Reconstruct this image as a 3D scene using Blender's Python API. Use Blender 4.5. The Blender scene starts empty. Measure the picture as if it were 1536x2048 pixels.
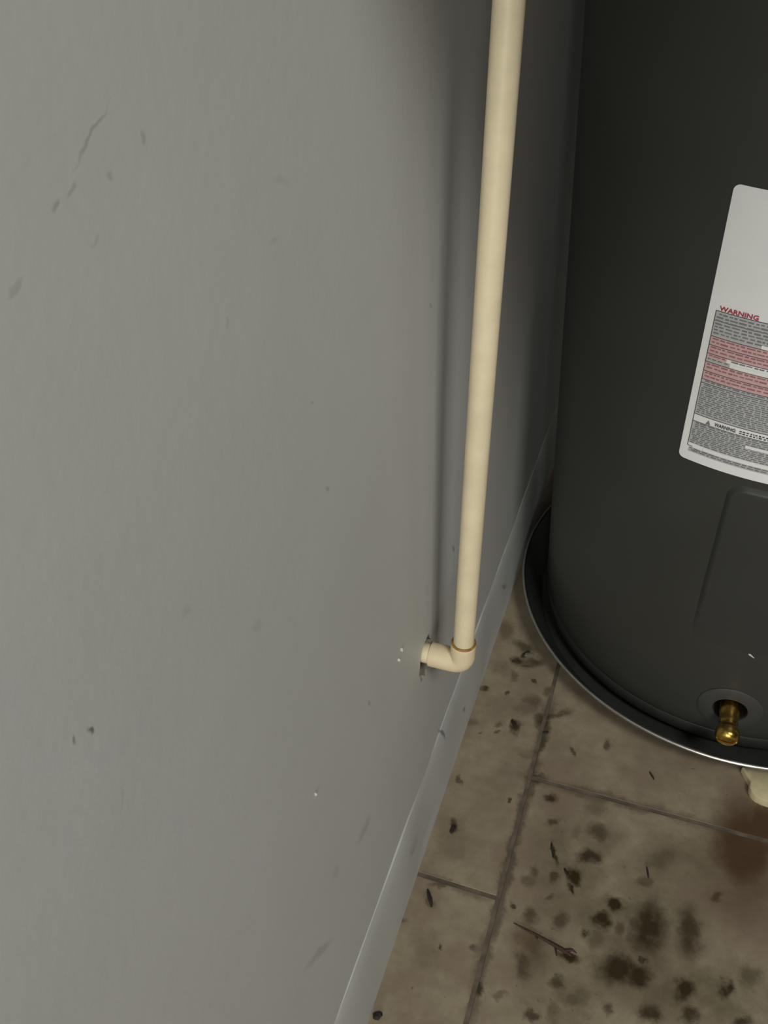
import bpy, bmesh, math, random
from mathutils import Vector, Matrix

scene = bpy.context.scene
C = scene.collection

# ------------------------------------------------------------------ camera
cam_data = bpy.data.cameras.new('camera')
cam = bpy.data.objects.new('camera', cam_data)
C.objects.link(cam)
right = Vector((0.9437, 0.3286, -0.0376)).normalized()
fwd = Vector((-0.2733, 0.7106, -0.6484)).normalized()
up = right.cross(fwd).normalized()
right = fwd.cross(up).normalized()
M = Matrix((right, up, -fwd)).transposed().to_4x4()
M.translation = Vector((0.1466, 0.0, 0.823))
cam.matrix_world = M
cam_data.sensor_fit = 'VERTICAL'
cam_data.sensor_height = 24.0
cam_data.lens = 24.0 * 1821.4 / 2048.0
cam_data.clip_start = 0.01
scene.camera = cam

# ------------------------------------------------------------------ world and light
world = bpy.data.worlds.new('world')
scene.world = world
world.use_nodes = True
wb = world.node_tree.nodes['Background']
wb.inputs[0].default_value = (0.92, 0.96, 1.0, 1)
wb.inputs[1].default_value = .015

def area(name, loc, target, sx, sy, energy, color):
    ld = bpy.data.lights.new(name, 'AREA')
    ld.shape = 'RECTANGLE'
    ld.size, ld.size_y = sx, sy
    ld.energy = energy
    ld.color = color
    lo = bpy.data.objects.new(name, ld)
    C.objects.link(lo)
    lo.location = loc
    lo.rotation_euler = (Vector(target) - Vector(loc)).to_track_quat('-Z', 'Y').to_euler()

# ceiling lamp of the room, and daylight from the doorway behind the photographer
area('ceiling_lamp_offscreen', (1.2, -.78, 2.30), (.1, .4, .4), .6, .6, 25.0, (1.0, .99, .945))
area('doorway_behind_offscreen', (.50, -2.3, 1.0), (.50, 0, 1.0), .8, 2.0, 32.0, (1.0, .99, .955))

vs = scene.view_settings
vs.view_transform = 'Standard'
vs.look = 'None'
vs.gamma = 1.0
vs.exposure = 0.0
vs.use_curve_mapping = False

# ------------------------------------------------------------------ helpers
FLOOR_STAINS = [
(0.1069,0.5285,158.31,31.81,52.09,-161.76,0.8,0),
(0.114,0.503,138.81,27.65,54.65,-169.0,0.6,0),
(0.1516,0.5343,97.15,15.83,34.85,-108.08,0.35,0),
(0.1591,0.507,79.32,-11.11,-10.33,-113.66,0.6,0),
(0.1569,0.4779,74.75,12.43,40.72,-125.19,0.8,0),
(0.1453,0.4545,113.38,64.75,54.88,-69.92,0.95,0),
(0.1076,0.4465,194.08,41.73,57.82,-177.35,0.5,0),
(0.1047,0.4369,128.93,-34.35,-40.49,-153.56,0.4,0),
(0.0963,0.4091,322.2,75.02,79.88,-243.81,0.8,0),
(0.1272,0.427,370.51,74.45,87.62,-267.73,0.5,0),
(0.1126,0.4052,137.52,30.06,32.52,-99.13,0.6,0),
(0.1404,0.4084,117.99,22.68,36.59,-111.44,0.55,0),
(0.185,0.4391,88.14,-36.04,-48.56,-123.72,1,0),
(0.1768,0.4193,103.69,16.28,33.05,-100.64,1,0),
(0.2065,0.468,117.47,14.6,51.34,-157.22,0.5,0),
(0.2171,0.4266,64.6,-0.67,6.6,-38.03,0.85,0),
(0.2506,0.4337,86.1,7.6,12.06,-36.68,0.75,0),
(0.1961,0.3817,58.62,-1.44,10.57,-73.33,0.9,0),
(0.212,0.3815,75.99,9.82,33.08,-100.0,0.9,0),
(0.2517,0.383,121.91,11.16,30.09,-90.79,0.95,0),
(0.2848,0.3948,134.78,-55.76,-26.96,-101.03,0.95,0),
(0.2274,0.3548,95.11,11.19,37.29,-112.2,0.8,0),
(0.1169,0.3602,133.01,71.3,50.35,-78.68,0.6,0),
(0.1534,0.3788,92.06,1.23,27.77,-193.56,0.9,0),
(0.0866,0.33,170.39,44.45,57.63,-173.95,0.75,0),
(0.1492,0.3535,127.95,-40.88,-33.33,-148.7,0.7,0),
(0.133,0.32,135.27,29.33,64.79,-194.84,0.7,0),
(0.1504,0.3292,142.68,28.17,32.2,-96.88,0.4,0),
(0.1942,0.3472,193.24,29.19,42.73,-128.62,0.6,0),
(0.257,0.3613,133.09,11.75,48.88,-147.01,0.8,0),
(0.3009,0.3725,122.37,5.56,65.77,-197.69,0.8,0),
(0.2727,0.475,171.46,11.3,61.04,-186.53,0.6,0),
(0.1637,0.4032,212.85,-67.79,-62.25,-245.49,0.8,0),
(0.1926,0.4186,181.73,25.92,41.81,-127.2,0.5,0),
(0.1224,0.4711,327.75,135.31,40.99,-69.4,0.8,0),
(0.146,0.4398,289.44,205.16,100.28,-108.98,0.9,0),
(0.1291,0.447,170.45,33.36,60.9,-186.62,0.6,0),
(0.1734,0.4006,136.55,22.25,42.71,-129.7,0.4,0),
(0.1292,0.3803,94.24,-12.25,-4.48,-105.95,0.25,0),
(0.2169,0.493,86.95,9.8,37.05,-113.82,0.35,0),
(0.3059,0.4108,98.84,3.87,30.57,-92.39,0.5,0),
(0.2257,0.5003,130.41,13.63,36.77,-113.05,0.3,0),
(0.2158,0.3938,226.17,28.1,89.07,-269.68,0.8,0),
(0.1648,0.3462,94.71,17.06,47.18,-142.19,0.4,0),
(0.104,0.3296,138.04,33.63,93.42,-281.74,0.4,0),
(0.0744,0.3622,210.79,55.76,68.75,-208.63,0.55,0),
(0.0381,0.7178,66.07,-2.78,-22.43,-137.34,0.6,0),
(0.0429,0.7089,179.82,39.74,41.71,-133.53,0.85,0),
(0.0361,0.6957,103.23,23.54,42.4,-135.5,0.8,0),
(0.0513,0.6958,66.2,14.36,34.18,-109.15,0.7,0),
(0.0095,0.6443,133.74,34.39,69.53,-220.76,0.75,0),
(0.0593,0.6713,346.26,263.39,164.21,-128.34,0.8,0),
(0.0345,0.6444,286.69,68.29,101.77,-322.72,0.7,0),
(0.0664,0.6442,86.26,-5.49,-14.04,-101.68,0.5,0),
(0.0546,0.6033,146.57,84.44,75.04,-87.23,0.8,0),
(0.0766,0.6208,129.04,27.1,32.4,-102.18,0.7,0),
(0.0854,0.6155,144.95,-55.38,-87.73,-144.44,0.6,0),
(0.0368,0.6017,191.75,46.85,65.36,-205.89,0.5,0),
(0.0202,0.5852,349.17,91.05,142.46,-448.04,0.6,0),
(0.0394,0.5913,351.52,85.88,142.59,-448.46,0.6,0),
(0.085,0.587,204.84,12.86,5.9,-60.52,0.55,0),
(0.0869,0.5603,139.37,8.73,6.5,-63.0,0.35,0),
(0.0124,0.7369,99.5,23.7,17.52,-56.4,0.45,1),
(0.0173,0.6815,61.41,-1.8,-14.28,-95.81,0.25,0),
(0.0372,0.6733,209.6,116.78,69.27,-77.88,0.4,0),
(0.0614,0.6309,63.57,13.98,31.63,-99.98,0.3,0),
(0.0078,0.5974,126.16,33.81,48.57,-153.13,0.3,0),
(0.0786,0.6617,188.7,38.12,45.65,-144.84,0.5,0),
(0.0734,0.571,133.17,29.43,52.56,-164.54,0.25,0),
(0.0233,0.4686,241.69,68.8,30.79,-95.14,0.7,0),
(0.0146,0.5206,270.65,75.64,56.09,-174.75,0.6,0),
(0.0245,0.4592,56.81,16.24,12.52,-38.64,0.25,0),
(0.0218,0.391,105.45,-64.63,-167.71,-254.92,0.5,0),
(0.0267,0.4072,82.47,40.59,141.59,-261.22,0.5,0),
(0.0445,0.3565,413.88,122.11,101.89,-309.37,0.7,0),
(0.0325,0.3472,65.32,-3.31,-1.61,-55.89,0.2,0),
(0.0697,0.5121,421.82,99.15,117.56,-364.8,0.7,0),
(0.0032,0.3621,138.8,46.27,73.57,-224.02,0.5,0),
(0.1382,0.5025,177.07,31.64,33.21,-102.57,0.3,0),
(0.1528,0.5338,87.29,14.14,26.46,-82.03,0.35,0),
(0.1527,0.609,236.38,36.06,32.31,-101.34,0.6,0),
(0.11,0.5302,142.17,28.16,42.46,-131.85,0.5,0),
(0.0914,0.5488,92.53,19.46,49.75,-155.07,0.7,0),
(0.0928,0.6331,49.42,17.25,94.06,-165.99,0.6,0),
(0.1194,0.5908,302.89,230.74,118.98,-100.3,0.6,0),
(0.2001,0.5866,691.05,81.3,179.18,-558.77,0.0,0),
(0.2953,0.5152,19.4,0.87,4.41,-13.54,0.55,1),
(0.2944,0.5362,25.78,1.15,5.41,-16.66,0.9,1),
(0.3094,0.5633,43.31,1.36,10.43,-32.24,0.9,1),
(0.3003,0.5012,30.18,1.23,9.1,-27.88,0.6,1),
(0.2754,0.5466,42.97,2.57,14.46,-44.67,0.5,1),
(0.1187,0.383,56.68,-16.35,-19.04,-80.55,0.55,1),
(0.1252,0.3736,38.3,-11.33,-16.49,-71.03,0.3,1),
(0.2142,0.4238,19.0,2.32,6.31,-19.2,0.5,2),
(0.2021,0.3832,18.0,2.49,12.42,-37.58,0.5,2),
(0.1718,0.4243,31.66,5.09,11.26,-34.31,0.45,2),
(0.1502,0.4574,35.48,6.22,10.44,-32.02,0.4,2),
(0.125,0.465,41.66,8.17,6.75,-20.76,0.4,2),
(0.1388,0.4183,31.13,5.98,11.14,-33.97,0.35,2),
(0.2649,0.3823,14.39,1.14,11.14,-33.6,0.55,2),
(0.1576,0.3425,21.35,4.01,13.05,-39.31,0.4,2),
(0.1623,0.4989,34.64,5.5,14.67,-45.23,0.35,2),
(0.1233,0.3616,56.42,12.27,12.27,-37.14,0.35,2),
(0.2238,0.4972,24.03,2.56,10.19,-31.31,0.35,2),
(0.0843,0.4518,164.39,1.17,0.25,-5.23,0.75,3),
(0.084,0.3398,146.42,6.28,1.9,-16.62,0.6,3),
(0.0845,0.6158,134.71,0.82,0.09,-24.99,0.8,3),
(0.1696,0.5471,10.42,-0.68,1.73,-142.0,0.6,3),
(0.0388,0.4112,21.41,-1.85,-18.06,-202.19,0.5,3)]
WALL_MARKS = [
(0.194,0.7505,544.46,-1131.41,-49.56,-71.29,0.3,0),
(0.1806,0.7414,536.55,-595.87,-232.4,-405.44,0.25,0),
(0.173,0.7406,443.22,-793.46,-209.09,-270.16,0.32,0),
(0.2156,0.7421,512.62,-313.67,-139.63,-371.42,0.25,0),
(0.1981,0.7391,464.96,-198.64,-232.31,-645.0,0.2,0),
(0.1862,0.728,429.76,-188.02,-452.38,-1064.0,0.15,0),
(0.1533,0.7302,402.71,-719.68,-192.62,-205.79,0.2,0),
(0.1241,0.5978,530.88,-235.6,-377.13,-285.89,0.75,0),
(0.1177,0.6028,782.63,-355.57,-390.84,-291.84,0.5,0),
(0.2272,0.2272,-128.11,-135.86,-60.77,-17.85,0.22,0),
(0.3134,0.2381,-3.23,-117.28,-77.9,-39.84,0.2,0),
(0.2634,0.268,90.38,-70.21,-147.57,-75.28,0.12,0),
(0.4774,0.5613,242.18,-3.43,-218.0,-430.63,0.3,0),
(0.3076,0.5499,150.04,-354.03,-322.92,-326.65,0.3,0),
(0.2994,0.6027,354.99,-82.46,-496.69,-769.56,0.25,0),
(0.1827,0.5911,274.74,-101.54,-199.23,-195.88,0.12,0),
(0.2257,0.5381,202.05,-60.36,-210.53,-200.43,0.1,0),
(0.3391,0.3474,349.77,-48.99,-297.76,-241.33,0.35,0),
(0.1277,0.5592,802.98,-337.04,-169.56,-112.42,0.12,0),
(0.2939,0.7032,114.21,-31.11,-168.77,-463.23,0.1,0),
(0.282,0.6838,105.35,-396.94,-222.77,-300.84,0.12,0),
(0.2418,0.6718,441.54,-145.97,-200.78,-374.38,0.12,0),
(0.5001,0.0994,313.2,134.98,-140.68,-127.37,0.7,0),
(0.5739,0.0452,171.72,10.53,-247.61,-197.47,0.5,0),
(0.3825,0.13,29.33,-108.99,-55.09,-30.29,0.3,1),
(0.4815,0.2494,27.44,-20.27,-263.77,-226.32,0.8,0),
(0.4991,0.2224,66.14,0.53,-282.55,-256.33,0.7,0),
(0.7522,0.0571,67.23,12.95,-165.15,-171.9,0.45,0),
(0.5377,0.3083,220.39,9.55,-260.99,-295.22,0.5,0),
(0.4053,0.0597,-3.29,-54.45,-68.91,-35.79,0.15,0),
(0.3995,0.0608,172.47,-11.41,-328.71,-192.84,0.3,0),
(0.107,0.608,70.25,-33.04,-264.25,-189.14,0.35,2),
(0.127,0.5828,88.74,3.61,-200.9,-251.57,0.35,2),
(0.106,0.6361,158.61,-77.47,-118.37,-96.46,0.35,2),
(0.1496,0.509,110.71,14.78,-87.39,-96.95,0.3,2),
(0.103,0.5721,189.29,-86.18,-193.24,-115.94,0.25,2),
(0.145,0.575,168.45,24.23,-211.38,-316.05,0.3,2),
(0.1862,0.4152,89.43,-26.96,-124.22,-71.25,0.3,2),
(0.1033,0.5497,583.57,-258.6,-567.83,-314.07,0.4,2)]


class NT:
    """small helper for building node materials"""
    def __init__(self, name):
        self.m = bpy.data.materials.new(name)
        self.m.use_nodes = True
        self.t = self.m.node_tree
        self.b = self.t.nodes['Principled BSDF']
    def n(self, kind, **kw):
        nd = self.t.nodes.new(kind)
        for k, v in kw.items():
            setattr(nd, k, v)
        return nd
    def put(self, sock, v):
        if isinstance(v, bpy.types.NodeSocket):
            self.t.links.new(v, sock)
        else:
            sock.default_value = v
    def math(self, op, a, b=0.0, clamp=False):
        nd = self.n('ShaderNodeMath', operation=op, use_clamp=clamp)
        self.put(nd.inputs[0], a); self.put(nd.inputs[1], b)
        return nd.outputs[0]
    def vec(self, op, a, b):
        nd = self.n('ShaderNodeVectorMath', operation=op)
        self.put(nd.inputs[0], a); self.put(nd.inputs[1], b)
        return nd.outputs['Value'] if op in ('DOT_PRODUCT', 'DISTANCE') else nd.outputs[0]
    def noise(self, v, scale, detail=4.0, rough=0.55, out='Fac'):
        nd = self.n('ShaderNodeTexNoise')
        self.put(nd.inputs['Vector'], v)
        nd.inputs['Scale'].default_value = scale
        nd.inputs['Detail'].default_value = detail
        nd.inputs['Roughness'].default_value = rough
        return nd.outputs[out]
    def rng(self, v, a, b, c=0.0, d=1.0, smooth=True):
        nd = self.n('ShaderNodeMapRange')
        if smooth:
            nd.interpolation_type = 'SMOOTHSTEP'
        self.put(nd.inputs['Value'], v)
        for k, x in zip(('From Min', 'From Max', 'To Min', 'To Max'), (a, b, c, d)):
            nd.inputs[k].default_value = x
        return nd.outputs[0]
    def mix(self, f, a, b):
        nd = self.n('ShaderNodeMix', data_type='RGBA')
        self.put(nd.inputs[0], f); self.put(nd.inputs[6], a); self.put(nd.inputs[7], b)
        return nd.outputs[2]
    def pos(self):
        return self.n('ShaderNodeNewGeometry').outputs['Position']
    def obj(self):
        return self.n('ShaderNodeTexCoord').outputs['Object']
    def bump(self, h, strength, dist):
        nd = self.n('ShaderNodeBump')
        nd.inputs['Strength'].default_value = strength
        nd.inputs['Distance'].default_value = dist
        self.put(nd.inputs['Height'], h)
        self.put(self.b.inputs['Normal'], nd.outputs[0])
    def color(self, c): self.put(self.b.inputs['Base Color'], c)
    def rough(self, r): self.put(self.b.inputs['Roughness'], r)
    def metal(self, v): self.b.inputs['Metallic'].default_value = v
    def spec(self, v): self.b.inputs['Specular IOR Level'].default_value = v

def rgba(r, g, b): return (r, g, b, 1.0)

def marks(nt, p, rows, axes, soft=(0.45, 1.15)):
    """combine elliptical stains lying on a surface; rows hold centre and 2x2 inverse axes in metres"""
    res = {}
    for (cx, cy, a, b, c, d, st, kind) in rows:
        if st <= 0: continue
        def v3(x, y):
            r = [0.0, 0.0, 0.0]; r[axes[0]] = x; r[axes[1]] = y
            return tuple(r)
        u = nt.vec('DOT_PRODUCT', p, v3(a, b))
        w = nt.vec('DOT_PRODUCT', p, v3(c, d))
        cb = nt.n('ShaderNodeCombineXYZ')
        nt.put(cb.inputs[0], u); nt.put(cb.inputs[1], w)
        dist = nt.vec('DISTANCE', cb.outputs[0], (a*cx + b*cy, c*cx + d*cy, 0.0))
        f = nt.rng(dist, soft[0], soft[1], st, 0.0)
        res[kind] = f if kind not in res else nt.math('MAXIMUM', res[kind], f)
    return res

def simple(name, col, rough=0.5, metal=0.0, spec=0.5, var=0.0, scale=60.0, bump=0.0):
    nt = NT(name)
    if var:
        f = nt.noise(nt.pos(), scale)
        f = nt.rng(f, 0.3, 0.7)
        nt.color(nt.mix(f, rgba(*[x*(1-var) for x in col]), rgba(*[min(1, x*(1+var)) for x in col])))
    else:
        nt.color(rgba(*col))
    nt.rough(rough); nt.metal(metal); nt.spec(spec)
    if bump:
        nt.bump(nt.noise(nt.pos(), scale*4), 0.3, bump)
    return nt.m

# ---- materials
def wall_material():
    nt = NT('grey_wall_paint')
    p = nt.pos()
    warp = nt.noise(p, 55, 3, .6, 'Color')
    pw = nt.vec('ADD', p, nt.vec('MULTIPLY', nt.vec('SUBTRACT', warp, (.5, .5, .5)), (0, .012, .012)))
    ms = marks(nt, pw, WALL_MARKS, (1, 2), (0.25, 1.15))
    big = nt.rng(nt.noise(p, 5.0, 3), 0.35, 0.65)
    fine = nt.rng(nt.noise(p, 38.0, 5, .6), 0.3, 0.75)
    base = nt.mix(big, rgba(.560, .566, .535), rgba(.585, .592, .562))
    base = nt.mix(nt.math('MULTIPLY', fine, .35), base, rgba(.545, .55, .53))
    haze = nt.rng(nt.noise(p, 34, 5, .65), .3, .62, .45, 1.1)
    base = nt.mix(nt.math('MULTIPLY', ms[2], haze, True), base, rgba(.535, .530, .575))
    base = nt.mix(ms[1], base, rgba(.56, .50, .50))
    base = nt.mix(ms[0], base, rgba(.09, .085, .075))
    nt.color(base)
    nt.rough(.55); nt.spec(.3)
    h = nt.math('ADD', nt.noise(p, 140, 3), nt.math('MULTIPLY', nt.noise(p, 18, 2), 1.2))
    nt.bump(h, .15, .0008)
    return nt.m

def tile_material():
    nt = NT('stained_vinyl_tile')
    p = nt.pos()
    warp = nt.noise(p, 48, 5, .68, 'Color')
    pw = nt.vec('ADD', p, nt.vec('MULTIPLY', nt.vec('SUBTRACT', warp, (.5, .5, .5)), (.022, .022, 0)))
    ms = marks(nt, pw, FLOOR_STAINS, (0, 1), (0.35, 1.4))
    f1 = nt.rng(nt.noise(p, 14, 5, .6), .32, .68)
    f2 = nt.rng(nt.noise(p, 60, 6, .65), .3, .72)
    base = nt.mix(f1, rgba(.265, .208, .148), rgba(.365, .315, .215))
    base = nt.mix(nt.math('MULTIPLY', f2, .5), base, rgba(.215, .165, .112))
    # fine dirt specks
    sp = nt.rng(nt.noise(p, 210, 3, .6), .64, .74)
    zone = nt.rng(nt.noise(p, 9, 3, .6), .42, .6)
    base = nt.mix(nt.math('MULTIPLY', nt.math('MULTIPLY', sp, zone), .6), base, rgba(.075, .052, .032))
    haze = nt.rng(nt.noise(p, 34, 5, .65), .3, .62, .45, 1.1)
    base = nt.mix(nt.math('MULTIPLY', ms[2], haze, True), base, rgba(.062, .050, .020))
    base = nt.mix(ms[1], base, rgba(.062, .028, .009))
    base = nt.mix(ms[3], base, rgba(.085, .064, .045))
    brk = nt.rng(nt.noise(p, 90, 4, .6), .2, .55, .7, 1.15)
    base = nt.mix(nt.math('MULTIPLY', ms[0], brk, True), base, rgba(.034, .023, .007))
    nt.color(base)
    nt.rough(nt.rng(nt.noise(p, 30, 4), .3, .7, .42, .7))
    nt.spec(.3)
    nt.bump(nt.noise(p, 120, 4), .25, .0008)
    return nt.m

M_WALL = wall_material()
M_TILE = tile_material()
M_GROUT = simple('joint_dirt', (.135, .106, .076), .9, var=.3)
M_CAVITY = simple('broken_plaster', (.30, .27, .22), .95, var=.4, scale=120)
M_PIPE = simple('cream_cpvc', (.78, .68, .46), .42, spec=.4, var=.05, scale=45)
M_ELBOW = simple('tan_cpvc', (.76, .64, .42), .5, spec=.35, var=.04, scale=60)
M_PRIMER = simple('dried_primer', (.30, .17, .035), .4, var=.35, scale=200)
M_TANK = simple('dark_grey_enamel', (.044, .045, .040), .38, spec=.35, var=.06, scale=9)
M_PANEL = simple('dark_grey_cover', (.042, .043, .039), .4, spec=.35, var=.05, scale=9)
M_PLATE = simple('grey_plate', (.052, .053, .049), .5, spec=.4, var=.05)
M_LABEL = simple('label_paper', (.87, .88, .865), .5, spec=.3, var=.02, scale=25)
M_INK = simple('label_black_ink', (.06, .062, .065), .6)
M_GREYINK = simple('label_grey_print', (.20, .205, .21), .6)
M_GREYTINT = simple('label_grey_tint', (.50, .505, .50), .6)
M_PINK = simple('label_pink_band', (.66, .42, .42), .6, var=.06, scale=300)
M_PINKINK = simple('label_pink_ink', (.33, .16, .165), .6)
M_RED = simple('label_red_ink', (.42, .045, .075), .6)
M_PAN = simple('dark_pan_metal', (.040, .041, .038), .45, spec=.4, var=.1, scale=30)
M_RIM = simple('bright_pan_rim', (.62, .60, .57), .28, metal=1.0, var=.1, scale=80)
M_BRASS = simple('brass', (.62, .40, .10), .25, metal=1.0, var=.25, scale=260, bump=.0004)
M_CREAM = simple('cream_chunk', (.62, .54, .33), .6, var=.06, scale=120, bump=.0006)
M_TWIG = simple('brown_twig', (.045, .020, .011), .75, var=.3, scale=250)
M_CRUMB = simple('black_crumb', (.022, .016, .010), .8, var=.4, scale=300)
M_CHIP = simple('white_chip', (.62, .62, .60), .5)
M_BACK = simple('back_wall_paint', (.5, .5, .47), .6, var=.03)

def finish(name, bm, mat, parent=None, smooth=True):
    me = bpy.data.meshes.new(name)
    bmesh.ops.recalc_face_normals(bm, faces=bm.faces)
    bm.to_mesh(me); bm.free()
    if smooth:
        for pl in me.polygons: pl.use_smooth = True
        try: me.set_sharp_from_angle(angle=math.radians(38))
        except Exception: pass
    me.materials.append(mat)
    o = bpy.data.objects.new(name, me)
    C.objects.link(o)
    if parent: o.parent = parent
    return o

def empty(name, loc, label, cat, group=None):
    o = bpy.data.objects.new(name, None)
    C.objects.link(o); o.location = loc
    o.empty_display_size = .05
    tag(o, label, cat, group)
    return o

def tag(o, label, cat, group=None):
    o['label'] = label; o['category'] = cat
    if group: o['group'] = group
    return o

def struct(o):
    o['kind'] = 'structure'
    return o

def adopt(child, parent):
    """parent a child whose mesh is in world coordinates"""
    child.parent = parent
    child.matrix_parent_inverse = Matrix.Translation(parent.location).inverted()
    return child

def add_box(bm, a, b, bev=0.0):
    r = bmesh.ops.create_cube(bm, size=1.0)
    for v in r['verts']:
        v.co = Vector([(a[i]+b[i])/2 + v.co[i]*(b[i]-a[i]) for i in range(3)])
    if bev:
        es = list({e for v in r['verts'] for e in v.link_edges})
        bmesh.ops.bevel(bm, geom=es, offset=bev, segments=2, affect='EDGES', profile=.6)

def lathe(bm, prof, seg=96, place=None, closed=False):
    """revolve (r, h) profile; place maps (x, y, h) to world"""
    place = place or (lambda x, y, h: Vector((x, y, h)))
    rings = []
    for r, h in prof:
        if r < 1e-6:
            rings.append([bm.verts.new(place(0, 0, h))])
        else:
            rings.append([bm.verts.new(place(r*math.cos(2*math.pi*k/seg), r*math.sin(2*math.pi*k/seg), h)) for k in range(seg)])
    pairs = list(zip(rings[:-1], rings[1:]))
    if closed: pairs.append((rings[-1], rings[0]))
    for A, B in pairs:
        for k in range(seg):
            k2 = (k+1) % seg
            if len(A) == 1 and len(B) == 1: continue
            if len(A) == 1: bm.faces.new((A[0], B[k], B[k2]))
            elif len(B) == 1: bm.faces.new((A[k], A[k2], B[0]))
            else: bm.faces.new((A[k], A[k2], B[k2], B[k]))

def sweep(bm, pts, rads, seg=32, cap=True):
    pts = [Vector(p) for p in pts]
    t0 = (pts[1]-pts[0]).normalized()
    n = t0.orthogonal().normalized()
    rings = []
    for i, p in enumerate(pts):
        if i == 0: t = t0
        elif i == len(pts)-1: t = (pts[i]-pts[i-1]).normalized()
        else: t = ((pts[i+1]-p).normalized() + (p-pts[i-1]).normalized()).normalized()
        n = (n - t*n.dot(t)).normalized()
        b = t.cross(n)
        rings.append([bm.verts.new(p + (n*math.cos(2*math.pi*k/seg) + b*math.sin(2*math.pi*k/seg))*rads[i]) for k in range(seg)])
    for A, B in zip(rings[:-1], rings[1:]):
        for k in range(seg):
            bm.faces.new((A[k], A[(k+1) % seg], B[(k+1) % seg], B[k]))
    if cap:
        bm.faces.new(rings[0]); bm.faces.new(rings[-1])

# ------------------------------------------------------------------ room
Y0, Y1, ZT = -1.6, 1.22, 2.4
SHY, SHZ, SHD = .275, .93, .46
PY, PZ = .455, .268            # where the stub pipe enters the wall
hole = [(.4452, .2710), (.4432, .2630), (.4402, .2570), (.4440, .2485), (.4462, .2405), (.4520, .2435),
        (.4562, .2365), (.4602, .2412), (.4655, .2440), (.4652, .2530), (.4700, .2575), (.4735, .2640),
        (.4692, .2700), (.4675, .2775), (.4630, .2782), (.4600, .2779), (.4550, .2785), (.4490, .2765)]
bm = bmesh.new()
outer = [bm.verts.new((0, y, z)) for y, z in ((Y0, 0), (Y1, 0), (Y1, ZT), (Y0, ZT))]
hl = [bm.verts.new((0, y, z)) for y, z in hole]
es = [bm.edges.new((L[i], L[(i+1) % len(L)])) for L in (outer, hl) for i in range(len(L))]
bmesh.ops.triangle_fill(bm, use_beauty=True, use_dissolve=False, edges=es)
back = [bm.verts.new((-.11, v.co.y, v.co.z)) for v in outer]
for i in range(4):
    bm.faces.new((outer[i], outer[(i+1) % 4], back[(i+1) % 4], back[i]))
bm.faces.new(back)
struct(finish('wall_left', bm, M_WALL, smooth=False))['label'] = 'grey painted wall with scuffs and a broken hole around the pipe stub'
wl = bpy.data.objects['wall_left']
# broken plaster edge and dark cavity behind the hole
bm = bmesh.new()
rings = []
for x, k in ((0.0, 1.0), (-.006, 1.03), (-.012, .98), (-.0125, 2.6), (-.095, 2.6)):
    rings.append([bm.verts.new((x, PY+.0005+(y-PY-.0005)*k, PZ-.006+(z-PZ+.006)*k)) for y, z in hole])
for A, B in zip(rings[:-1], rings[1:]):
    for i in range(len(A)):
        bm.faces.new((A[i], A[(i+1) % len(A)], B[(i+1) % len(A)], B[i]))
bm.faces.new(rings[-1])
o = finish('wall_hole', bm, M_CAVITY, wl, smooth=False)
o['label'] = 'ragged dark hole broken in the plaster'

bm = bmesh.new()
add_box(bm, (-.11, Y1, 0), (1.6, Y1+.1, ZT))
struct(finish('wall_back', bm, M_BACK, smooth=False))

# unseen ledge added above the heater to cast shade on the left wall
bm = bmesh.new()
add_box(bm, (-.002, SHY, SHZ), (SHD, Y1+.01, SHZ+.03))
struct(finish('added_shade_ledge', bm, M_BACK, smooth=False))

# vinyl cove base along the left wall
prof = [(0, .1090), (.0003, .1085), (.0012, .1045), (.0022, .0985), (.0030, .0880), (.0036, .055), (.0036, .024),
        (.0037, .014), (.0039, .006), (.0041, .0015), (.0041, 0), (0, 0)]
bm = bmesh.new()
ys = [Y0 + (Y1-Y0)*i/220 for i in range(221)]
rows = []
for y in ys:
    wob = .0006*math.sin(y*23) + .0005*math.sin(y*51+1)
    rows.append([bm.verts.new((x + (wob if 0 < i < 8 and x > 0 else 0) + (.0003 if x > 0 else -.0002), y, z + (wob*1.4 if i < 4 else 0))) for i, (x, z) in enumerate(prof)])
for A, B in zip(rows[:-1], rows[1:]):
    for i in range(len(prof)):
        j = (i+1) % len(prof)
        bm.faces.new((A[i], A[j], B[j], B[i]))
bm.faces.new(rows[0]); bm.faces.new(rows[-1])
struct(finish('baseboard_left', bm, M_WALL))

# floor slab and the tiles laid on it
bm = bmesh.new()
add_box(bm, (-.11, Y0, -.06), (1.6, Y1+.1, -.0005))
floor = struct(finish('floor', bm, M_GROUT, smooth=False))
T, J = .4572, .0042
GX = .0826
def tile_mesh(sx, sy):
    bm = bmesh.new()
    x, y, b = sx/2 - J/2, sy/2 - J/2, .0003
    lo_ = [bm.verts.new((s*x, t*y, -.003)) for s, t in ((-1, -1), (1, -1), (1, 1), (-1, 1))]
    mi = [bm.verts.new((s*x, t*y, -b)) for s, t in ((-1, -1), (1, -1), (1, 1), (-1, 1))]
    hi = [bm.verts.new((s*(x-b), t*(y-b), 0)) for s, t in ((-1, -1), (1, -1), (1, 1), (-1, 1))]
    for A, B in ((lo_, mi), (mi, hi)):
        for k in range(4):
            bm.faces.new((A[k], A[(k+1) % 4], B[(k+1) % 4], B[k]))
    bm.faces.new(hi); bm.faces.new(lo_)
    bmesh.ops.recalc_face_normals(bm, faces=bm.faces)
    me = bpy.data.meshes.new('tile'); bm.to_mesh(me); bm.free()
    me.materials.append(M_TILE)
    return me
full, strip = tile_mesh(T, T), tile_mesh(GX, T)
def lay(me, x, y):
    o = bpy.data.objects.new('tile', me); C.objects.link(o); o.parent = floor
    o.location = (x, y, 0)
for k in range(-4, 2):
    lay(strip, GX/2, .4115 + T*(k+.5))
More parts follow.
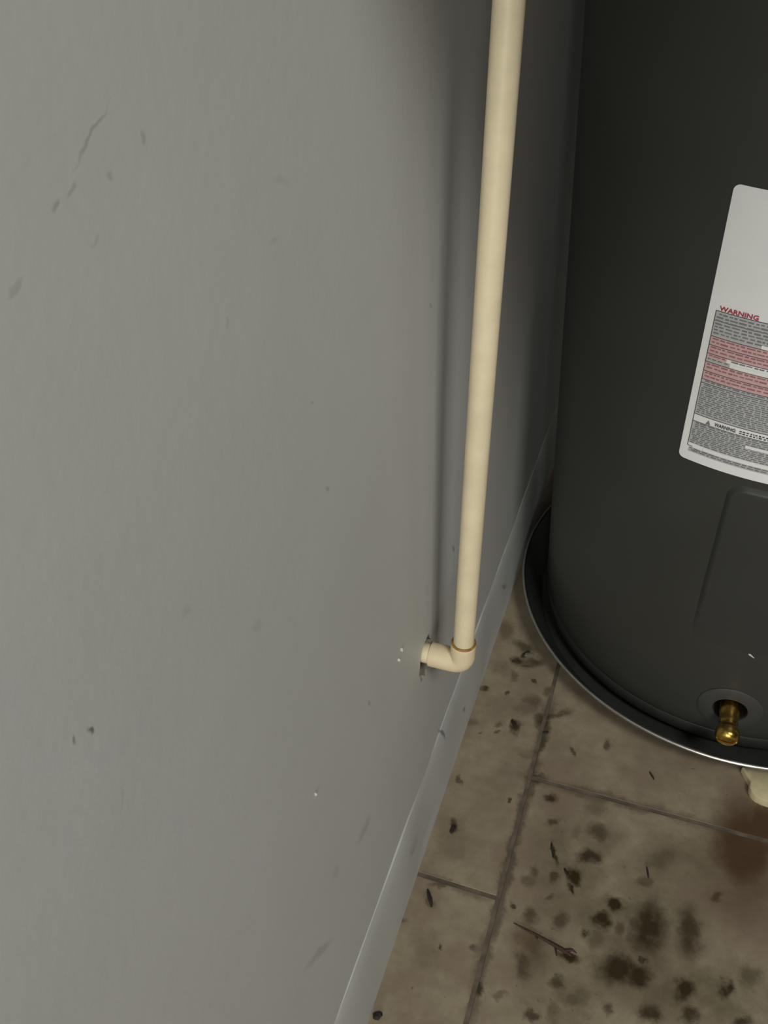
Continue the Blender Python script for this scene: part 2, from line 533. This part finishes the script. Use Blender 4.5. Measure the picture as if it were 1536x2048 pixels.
for i in range(3):
    off = 0.0 if i % 2 == 0 else .2
    for k in range(-4, 1 if i % 2 else 2):
        lay(full, GX + T*(i+.5), .5467 + off + T*(k+.5))

# ------------------------------------------------------------------ water heater
TX, TY, TR = .2641, .8652, .2246
AX, AY = -.0245, -.036          # the tank stands slightly out of plumb
def on_tank(az, z, dr=0.0):
    return Vector((TX + AX*z + (TR+dr)*math.cos(az), TY + AY*z + (TR+dr)*math.sin(az), z))
heater = empty('water_heater', (TX, TY, .003), 'dark grey cylindrical water heater with white warning label and brass drain valve', 'water heater')
tplace = lambda x, y, h: Vector((TX + AX*h + x, TY + AY*h + y, h))
bm = bmesh.new()
lathe(bm, [(0, .0300), (TR-.0006, .0300), (TR, .0312), (TR, .050), (TR, .091), (TR, .11), (TR, .2), (TR, .5), (TR, .8), (TR, .861), (TR-.002, .865), (0, .865)], 160, tplace)
jacket = adopt(finish('jacket', bm, M_TANK), heater)
bm = bmesh.new()
lathe(bm, [(0, .0028), (.200, .0028), (.214, .0032), (TR-.006, .0090), (TR-.001, .0115), (TR, .0135), (TR, .0262), (TR-.0012, .0280), (TR-.004, .0285), (TR-.004, .0315)], 160, tplace)
adopt(finish('base_ring', bm, M_TANK), heater)
bm = bmesh.new()
lathe(bm, [(TR+.002, .855), (TR+.003, .860), (TR+.003, .877), (TR-.002, .882), (.15, .890), (0, .893)], 120, tplace)
adopt(finish('top_cap', bm, M_TANK), heater)

# --- label (u metres along the jacket from its left edge, v metres down from its top)
LZ = .590
def lab(u, v, dr):
    u2 = u + .0024 - .020*v
    return on_tank(math.radians(-114.0) + u2/TR, LZ - v, dr)
def patch(bm, u0, u1, v0, v1, dr, du=.006):
    n = max(1, int((u1-u0)/du + .5))
    t = [bm.verts.new(lab(u0+(u1-u0)*i/n, v0, dr)) for i in range(n+1)]
    b = [bm.verts.new(lab(u0+(u1-u0)*i/n, v1, dr)) for i in range(n+1)]
    for i in range(n):
        bm.faces.new((t[i], t[i+1], b[i+1], b[i]))
LW, LH, LR = .205, .2310, .0048
bm = bmesh.new()
us = [LR*(1-math.cos(math.pi/2*i/6)) for i in range(7)]
us = us + [LR + (LW-2*LR)*i/50 for i in range(1, 50)] + [LW-x for x in reversed(us)]
ctop, cbot = [], []
for u in us:
    d = LR - min(u, LW-u)
    c = LR - math.sqrt(max(0, LR*LR - d*d)) if d > 0 else 0
    ctop.append(c); cbot.append(LH-c)
layers = []
for dr in (.00005, .0005):
    layers.append(([bm.verts.new(lab(u, v, dr)) for u, v in zip(us, ctop)], [bm.verts.new(lab(u, v, dr)) for u, v in zip(us, cbot)]))
for tt, bb in layers:
    for i in range(len(us)-1):
        bm.faces.new((tt[i], tt[i+1], bb[i+1], bb[i]))
loopA = layers[0][0] + layers[0][1][::-1]
loopB = layers[1][0] + layers[1][1][::-1]
for i in range(len(loopA)):
    j = (i+1) % len(loopA)
    bm.faces.new((loopA[i], loopA[j], loopB[j], loopB[i]))
label = adopt(finish('label', bm, M_LABEL), heater)
label['label'] = 'white rounded paper warning label with red heading, pink bands and grey print'

rnd = random.Random(4)
UL, UR = .0062, .197
def sub(name, bm, mat):
    o = finish(name, bm, mat, smooth=False)
    o.parent = label
    return o
# pale grey ground under the dense print
bm = bmesh.new()
patch(bm, UL, UR, .0930, .1139, .00058)
patch(bm, UL, UR, .1517, .1850, .00058)
patch(bm, UL, UR, .1916, .2136, .00058)
patch(bm, UL+.001, UR, .2176, .2222, .00058)
patch(bm, UL, .0245, .1322, .1360, .00058)
label.matrix_parent_inverse = label.matrix_parent_inverse
def under(o):
    o.matrix_parent_inverse = Matrix.Translation(heater.location).inverted() @ Matrix.Identity(4)
    o.matrix_parent_inverse = (Matrix.Translation(heater.location) @ label.matrix_parent_inverse @ label.matrix_basis).inverted()
    return o
under(sub('grey_ground', bm, M_GREYTINT))
bm = bmesh.new()
for v0, v1, u0, u1 in ((.1141, .1212, UL, UR), (.1212, .1286, UL, UR), (.1288, .1320, UL, .0215), (.1361, .1441, UL, UR), (.1441, .1516, UL, UR)):
    patch(bm, u0, u1, v0, v1, .0006)
under(sub('pink_band', bm, M_PINK))
# ruled lines
bm = bmesh.new()
patch(bm, UL-.0006, UL, .0925, .2166, .0007)
for v in (.0927, .1006, .1138, .1212, .1286, .1359, .1441, .1517, .1550, .1848, .1917):
    patch(bm, UL, UR, v-.00028, v+.00028, .0007)
patch(bm, UL-.0004, UL+.004, .2164, .2169, .0007)
under(sub('ruled_lines', bm, M_INK))
# rows of print too small to read
def rows_of_words(bm, v0, v1, pitch, h, u0, u1, dr, wl=(.0018, .006), gap=.0009, indent=True):
    v = v0
    while v + h <= v1:
        u = u0 + (.0015 if indent and rnd.random() < .25 else 0)
        while u < u1:
            w = rnd.uniform(*wl)
            e = min(u+w, u1)
            patch(bm, u, e, v + rnd.uniform(-.0001, .0001), v+h*rnd.uniform(.75, 1.05), dr)
            u = e + gap*rnd.uniform(.7, 1.8)
        v += pitch
bm = bmesh.new()
rows_of_words(bm, .0944, .1135, .0026, .0013, UL+.001, UR-.01, .0008)
rows_of_words(bm, .1326, .1356, .0021, .0010, UL+.001, .0230, .0008)
rows_of_words(bm, .1296, .1316, .0021, .0011, .0250, UR-.03, .0008)
rows_of_words(bm, .1524, .1548, .0020, .0012, UL+.001, UR-.004, .0008)
rows_of_words(bm, .1560, .1842, .00185, .0010, UL+.001, UR-.004, .0008)
rows_of_words(bm, .1924, .2136, .00178, .00095, UL+.001, UR-.004, .0008)
rows_of_words(bm, .2180, .2222, .0019, .0011, UL+.002, UR-.004, .0008)
o = under(sub('fine_print', bm, M_GREYINK)); o['kind'] = 'stuff'
bm = bmesh.new()
for a in (.1150, .1222, .1370, .1450):
    rows_of_words(bm, a, a+.0062, .0029, .0013, UL+.0015, UR-.008, .0008, indent=False)
rows_of_words(bm, .1296, .1320, .0021, .0010, UL+.0015, .0205, .0008, indent=False)
o = under(sub('pink_print', bm, M_PINKINK)); o['kind'] = 'stuff'
# white gaps left in the print
bm = bmesh.new()
patch(bm, .0430, .075, .1104, .1134, .0009)
patch(bm, .0500, UR-.004, .1992, .2018, .0009)
patch(bm, .0190, UR-.004, .2140, .2172, .0009)
patch(bm, .0280, UR-.004, .1324, .1355, .0009)
under(sub('white_gap', bm, M_LABEL))
# small panel with the warning triangle
bm = bmesh.new()
def lv(u, v, dr=.0009): return bm.verts.new(lab(u, v, dr))
bm.faces.new((lv(.0165, .1908), lv(.0205, .1908), lv(.0185, .1868)))
under(sub('warning_triangle', bm, M_GREYINK))

def lettering(name, text, u0, v_base, height, length, mat, dr=.001, shear=0.0):
    cu = bpy.data.curves.new('lettering', 'FONT')
    cu.body = text; cu.size = 1.0; cu.resolution_u = 2; cu.offset = .03; cu.shear = shear
    tmp = bpy.data.objects.new('lettering', cu)
    C.objects.link(tmp)
    dg = bpy.context.evaluated_depsgraph_get(); dg.update()
    me0 = bpy.data.meshes.new_from_object(tmp.evaluated_get(dg))
    bpy.data.objects.remove(tmp)
    xs = [v.co.x for v in me0.vertices]; yy = [v.co.y for v in me0.vertices]
    x0, x1, y0, y1 = min(xs), max(xs), min(yy), max(yy)
    bm = bmesh.new(); bm.from_mesh(me0)
    for v in bm.verts:
        u = u0 + (v.co.x-x0)/(x1-x0)*length
        w = v_base - (v.co.y-y0)/(y1-y0)*height
        v.co = lab(u, w, dr)
    bpy.data.meshes.remove(me0)
    return under(sub(name, bm, mat))
lettering('heading_text', 'WARNING', .0080, .0921, .0040, .0285, M_RED)
lettering('warning_text', 'WARNING:', .0235, .1902, .0034, .0170, M_INK)
bm = bmesh.new()
rows_of_words(bm, .1872, .1908, .0019, .0012, .0430, UR-.05, .0008, wl=(.0008, .0024), gap=.0007, indent=False)
under(sub('warning_words', bm, M_INK))

# --- access cover below the label: a raised curved plate with soft edges
def uz(u, z, dr): return on_tank(math.radians(-114.0) + u/TR, z, dr)
PU0, PU1, PZ0, PZ1, PRAD, PH = .0425, .205, .140, .3520, .016, .0034
nu, nz = 56, 70
def edge_dist(u, z):
    cx, cz, hx, hz = (PU0+PU1)/2, (PZ0+PZ1)/2, (PU1-PU0)/2, (PZ1-PZ0)/2
    qx, qz = abs(u-cx)-(hx-PRAD), abs(z-cz)-(hz-PRAD)
    return PRAD - (math.hypot(max(qx, 0), max(qz, 0)) + min(max(qx, qz), 0))
def ramp(n, lo_, hi_, e=.010, ne=10):
    a = [lo_ + e*i/ne for i in range(ne)]
    b = [hi_ - e*i/ne for i in range(ne)][::-1]
    m = [lo_+e + (hi_-lo_-2*e)*i/(n-1) for i in range(n)]
    return a + m + b
U, Z = ramp(30, PU0, PU1, .018, 16), ramp(24, PZ0, PZ1, .018, 16)
bm = bmesh.new()
g = []
for z in Z:
    row = []
    for u in U:
        d = edge_dist(u, z)
        t = max(0, min(1, d/.0055))
        fade = max(0, min(1, (z-PZ0-.004)/.085))
        hgt = PH*t*t*(3-2*t)*fade*fade*(3-2*fade) - .0003*(1-fade)
        lean = (.352-z)*.020          # the cover hangs a touch askew
        row.append(bm.verts.new(uz(u - lean, z, hgt - (.0012 if d <= 0 else 0))))
    g.append(row)
for a in range(len(Z)-1):
    for b in range(len(U)-1):
        bm.faces.new((g[a][b], g[a][b+1], g[a+1][b+1], g[a+1][b]))
o = adopt(finish('access_cover', bm, M_PANEL), heater)
o['label'] = 'dark grey curved access cover with rounded corners below the label'
# --- drain plate with its round opening, and the brass drain valve
DA, DZ = math.radians(-90.4), .0700
def around(bm, prof, seg=64):
    rings = []
    for r, dr in prof:
        if r < 1e-6: rings.append([bm.verts.new(on_tank(DA, DZ, dr))]); continue
        rings.append([bm.verts.new(on_tank(DA + r*math.cos(2*math.pi*k/seg)/TR, DZ + r*math.sin(2*math.pi*k/seg), dr)) for k in range(seg)])
    for A, B in zip(rings[:-1], rings[1:]):
        for k in range(seg):
            k2 = (k+1) % seg
            if len(B) == 1: bm.faces.new((A[k], A[k2], B[0]))
            else: bm.faces.new((A[k], A[k2], B[k2], B[k]))
bm = bmesh.new()
around(bm, [(.0312, -.0005), (.0312, .0009), (.0300, .0016), (.0185, .0022), (.0168, .0020), (.0164, .0010), (.0164, .0001)])
o = adopt(finish('drain_plate', bm, M_PLATE), heater); o['label'] = 'round grey plate around the drain opening'
def cut(o, bm_cutter):
    """carve a real recess into an object"""
    me = bpy.data.meshes.new('cutter')
    bmesh.ops.recalc_face_normals(bm_cutter, faces=bm_cutter.faces)
    bm_cutter.to_mesh(me); bm_cutter.free()
    co = bpy.data.objects.new('cutter', me); C.objects.link(co)
    md = o.modifiers.new('cut', 'BOOLEAN'); md.operation = 'DIFFERENCE'; md.solver = 'EXACT'; md.object = co
    bpy.context.view_layer.update()
    dg = bpy.context.evaluated_depsgraph_get()
    new = bpy.data.meshes.new_from_object(o.evaluated_get(dg))
    o.modifiers.remove(md); o.data = new
    bpy.data.objects.remove(co)
bm = bmesh.new()
rad = Vector((math.cos(DA), math.sin(DA), 0)); tan = Vector((-rad.y, rad.x, 0))
rc = on_tank(DA, DZ, 0)
lathe(bm, [(0, -.040), (.0164, -.040), (.0164, .012), (0, .012)], 48, lambda x, y, h: rc + tan*x + Vector((0, 0, 1))*y + rad*h)
cut(jacket, bm)
out = Vector((math.cos(DA), math.sin(DA), -.10)).normalized()
side = Vector((0, 0, 1)).cross(out).normalized()
vup = out.cross(side).normalized()
v0 = on_tank(DA, DZ, -.002)
vplace = lambda x, y, h: v0 + side*x + vup*y + out*h
bm = bmesh.new()
lathe(bm, [(0, -.036), (.0098, -.036), (.0098, .008), (.0090, .0100), (.0088, .0160), (.0092, .0175), (.0092, .0195), (.0087, .0208), (.0087, .0235),
           (.0100, .0255), (.0112, .0280), (.0116, .0310), (.0114, .0345), (.0104, .0375), (.0085, .0394), (.0055, .0403), (0, .0405)], 40, vplace)
valve = adopt(finish('drain_valve', bm, M_BRASS), heater); valve['label'] = 'brass drain valve stub with rounded slotted end'
bm = bmesh.new()
vs_ = [bm.verts.new(vplace(x, y, h)) for h in (.0380, .0450) for x, y in ((-.0130, -.0009), (.0130, -.0009), (.0130, .0009), (-.0130, .0009))]
for f in ((0, 1, 2, 3), (4, 5, 6, 7), (0, 1, 5, 4), (1, 2, 6, 5), (2, 3, 7, 6), (3, 0, 4, 7)):
    bm.faces.new([vs_[i] for i in f])
cut(valve, bm)
# chipped paint fleck on the jacket
bm = bmesh.new()
cz, ca = .1554, math.radians(-89.3)
pts = [(-.0030, .0022), (-.0012, .0028), (.0010, .0006), (.0032, -.0018), (.0030, -.0026), (.0004, -.0010), (-.0022, .0006)]
bm.faces.new([bm.verts.new(on_tank(ca + a/TR, cz + b, .0008)) for a, b in pts])
o = adopt(finish('paint_chip', bm, M_CHIP, smooth=False), heater)

# ------------------------------------------------------------------ drain pan under the tank
QX, QY, QR, QZ = .2687, .8592, .2593, .0364
pan = empty('drain_pan', (QX, QY, 0), 'round shallow dark drain pan with bright rolled rim under the water heater', 'drain pan')
pl_ = lambda x, y, h: Vector((x, y, h))
bm = bmesh.new()
lathe(bm, [(0, .0004), (.232, .0004), (.2345, .0015), (.2575, .0352), (.2567, .0356), (.2330, .0024), (.2300, .0018), (0, .0018)], 160)
finish('pan_body', bm, M_PAN, pan)
bm = bmesh.new()
rr = .0021
lathe(bm, [(QR-rr + rr*math.cos(2*math.pi*k/12), QZ-rr + rr*math.sin(2*math.pi*k/12)) for k in range(12)], 200, closed=True)
finish('rolled_rim', bm, M_RIM, pan)['label'] = 'bright rolled metal rim'

# cream piece poking out from under the pan
bm = bmesh.new()
outl = [(.2862, .6185), (.2905, .6100), (.2945, .6035), (.2940, .5960), (.2965, .5905), (.3010, .5868), (.3080, .5850), (.3200, .5842), (.3350, .5850), (.3460, .5880), (.3480, .6000), (.3470, .6190), (.3300, .6230), (.3100, .6235), (.2950, .6225)]
cx = sum(x for x, _ in outl)/len(outl); cy = sum(y for _, y in outl)/len(outl)
rings = []
for k, z in ((.985, 0), (1.0, .002), (1.0, .0075), (.975, .0092), (.93, .0098)):
    rings.append([bm.verts.new((cx+(x-cx)*k, cy+(y-cy)*k, z)) for x, y in outl])
for A, B in zip(rings[:-1], rings[1:]):
    for i in range(len(A)):
        bm.faces.new((A[i], A[(i+1) % len(A)], B[(i+1) % len(A)], B[i]))
bm.faces.new(rings[0]); bm.faces.new(rings[-1])
tag(finish('cream_wedge', bm, M_CREAM), 'cream coloured flat wedge on the floor tucked under the drain pan rim', 'wedge')

# ------------------------------------------------------------------ water pipe
PX, EZ = .0312, .268
LXP, LYP = .0181, .0473
pipe = empty('water_pipe', (0, PY, EZ), 'cream plastic water pipe rising along the wall from an elbow', 'pipe')
pd = Vector((LXP, LYP, 1)).normalized()
ec = Vector((PX, PY, EZ))
bm = bmesh.new()
sweep(bm, [ec + pd*h for h in (.012, .1, .4, .668)], [.0080]*4, 40)
adopt(finish('riser', bm, M_PIPE), pipe)
bm = bmesh.new()
sweep(bm, [(-.030, PY, EZ), (0, PY, EZ), (.014, PY, EZ)], [.0080]*3, 32)
adopt(finish('stub', bm, M_PIPE), pipe)['label'] = 'short stub coming out of the wall'
# elbow
HR = .0098
bend = .0085
path, rad = [], []
for x, r in ((.0050, HR-.0012), (.0052, HR-.0002), (.0062, HR), (.0120, HR), (.0180, HR)):
    path.append(Vector((x, PY, EZ))); rad.append(r)
p0 = ec + Vector((-bend, 0, 0)); p2 = ec + pd*bend
for i in range(0, 11):
    t = i/10
    path.append(p0*(1-t)**2 + ec*2*t*(1-t) + p2*t*t); rad.append(HR)
for h, r in ((.013, HR), (.0185, HR), (.0198, HR), (.0206, HR-.0003), (.0209, HR-.0009)):
    path.append(ec + pd*h); rad.append(r)
bm = bmesh.new()
sweep(bm, path, rad, 40)
elbow = adopt(finish('elbow', bm, M_ELBOW), pipe); elbow['label'] = 'tan plastic elbow fitting'
# ring of dried primer where the riser enters the elbow
bm = bmesh.new()
a = ec + pd*.0206
sweep(bm, [a, a + pd*.0009, a + pd*.0018], [HR-.0004, HR-.0001, HR-.0008], 40)
o = finish('primer_ring', bm, M_PRIMER); o.parent = elbow
o.matrix_parent_inverse = (Matrix.Translation(pipe.location) @ elbow.matrix_parent_inverse @ elbow.matrix_basis).inverted()
o['label'] = 'brown ring of dried primer'

# ------------------------------------------------------------------ debris on the floor
bm = bmesh.new()
sweep(bm, [(.1020, .3925, .0022), (.1120, .3905, .0020), (.1230, .3882, .0024), (.1350, .3855, .0026), (.1470, .3828, .0024), (.1560, .3800, .0020)], [.0006, .0010, .0013, .0016, .0021, .0012], 10)
sweep(bm, [(.1235, .3880, .0024), (.1250, .3845, .0030)], [.0008, .0003], 8)
sweep(bm, [(.1410, .3842, .0024), (.1440, .3760, .0016)], [.0011, .0004], 8)
sweep(bm, [(.1500, .3820, .0024), (.1560, .3850, .0028), (.1600, .3835, .0020)], [.0018, .0012, .0004], 8)
tag(finish('twig', bm, M_TWIG), 'thin dark brown twig lying on the stained tile', 'twig')

def crumb(x, y, lx, ly, hz, ang, label, seed, mat=None, name='dirt_crumb', cat='crumb'):
    r = random.Random(seed)
    bm = bmesh.new()
    bmesh.ops.create_icosphere(bm, subdivisions=2, radius=1.0)
    ca, sa = math.cos(ang), math.sin(ang)
    for v in bm.verts:
        k = 1 + r.uniform(-.18, .18)
        a, b, c = v.co.x*lx*k, v.co.y*ly*k, v.co.z*hz*k
        v.co = Vector((a*ca-b*sa, a*sa+b*ca, max(c, -hz*.6)+hz*.6))
    o = finish(name, bm, mat or M_CRUMB, smooth=False)
    o.location = (x, y, 0)
    tag(o, label, cat, 'dirt crumbs on the floor')
crumb(.2008, .5868, .0052, .0011, .0009, -.95, 'black sliver on the tile in front of the drain pan', 1)
crumb(.0235, .4651, .0052, .0024, .0018, 1.4, 'dark crumb on the narrow tile between the wall and the long joint', 2)
crumb(.0225, .3915, .0085, .0018, .0014, -1.05, 'long dark splinter on the narrow tile by the cove base', 3)
crumb(.0105, .2800, .0042, .0034, .0026, .6, 'round black crumb touching the foot of the cove base', 4)
crumb(.1205, .4740, .0085, .0010, .0009, -1.25, 'thin dark fibre beside the mould spots near the long joint', 5)
crumb(.2097, .4794, .0060, .0009, .0008, -1.3, 'fine dark fibre near the rust stain', 6)
crumb(.0517, .6074, .0055, .0020, .0016, -1.0, 'dark grit piece on the floor below the pipe elbow', 7)
crumb(.0872, .6060, .0030, .0018, .0014, .4, 'small dark grit at the joint corner before the pan', 8)
crumb(.0471, .7068, .0060, .0030, .0016, .3, 'pale grey grit flake between cove base and drain pan', 9, simple('grey_flake', (.17, .155, .135), .6))
crumb(.1375, .4560, .0048, .0013, .0010, -.9, 'short dark chip between two mould spots', 10)

# small flakes of paint standing off the wall beside the hole
def flake(y, z, w, h, label, seed):
    r = random.Random(seed)
    bm = bmesh.new()
    n = 9
    f = [bm.verts.new((.0012*r.random()+.0006, w*math.cos(6.283*k/n)*r.uniform(.6, 1), h*math.sin(6.283*k/n)*r.uniform(.6, 1))) for k in range(n)]
    b = [bm.verts.new((-.0004, v.co.y*1.05, v.co.z*1.05)) for v in f]
    bm.faces.new(f); bm.faces.new(b)
    for k in range(n): bm.faces.new((f[k], f[(k+1) % n], b[(k+1) % n], b[k]))
    o = finish('paint_flake', bm, M_CHIP, wl, smooth=False)
    o.location = (0, y, z)
    o['label'] = label
flake(.4010, .3310, .0009, .0028, 'pale chip in the paint', 1)
flake(.3945, .3270, .0006, .0018, 'pale chip in the paint', 2)
flake(.2518, .3730, .0005, .0020, 'pale chip in the paint', 3)
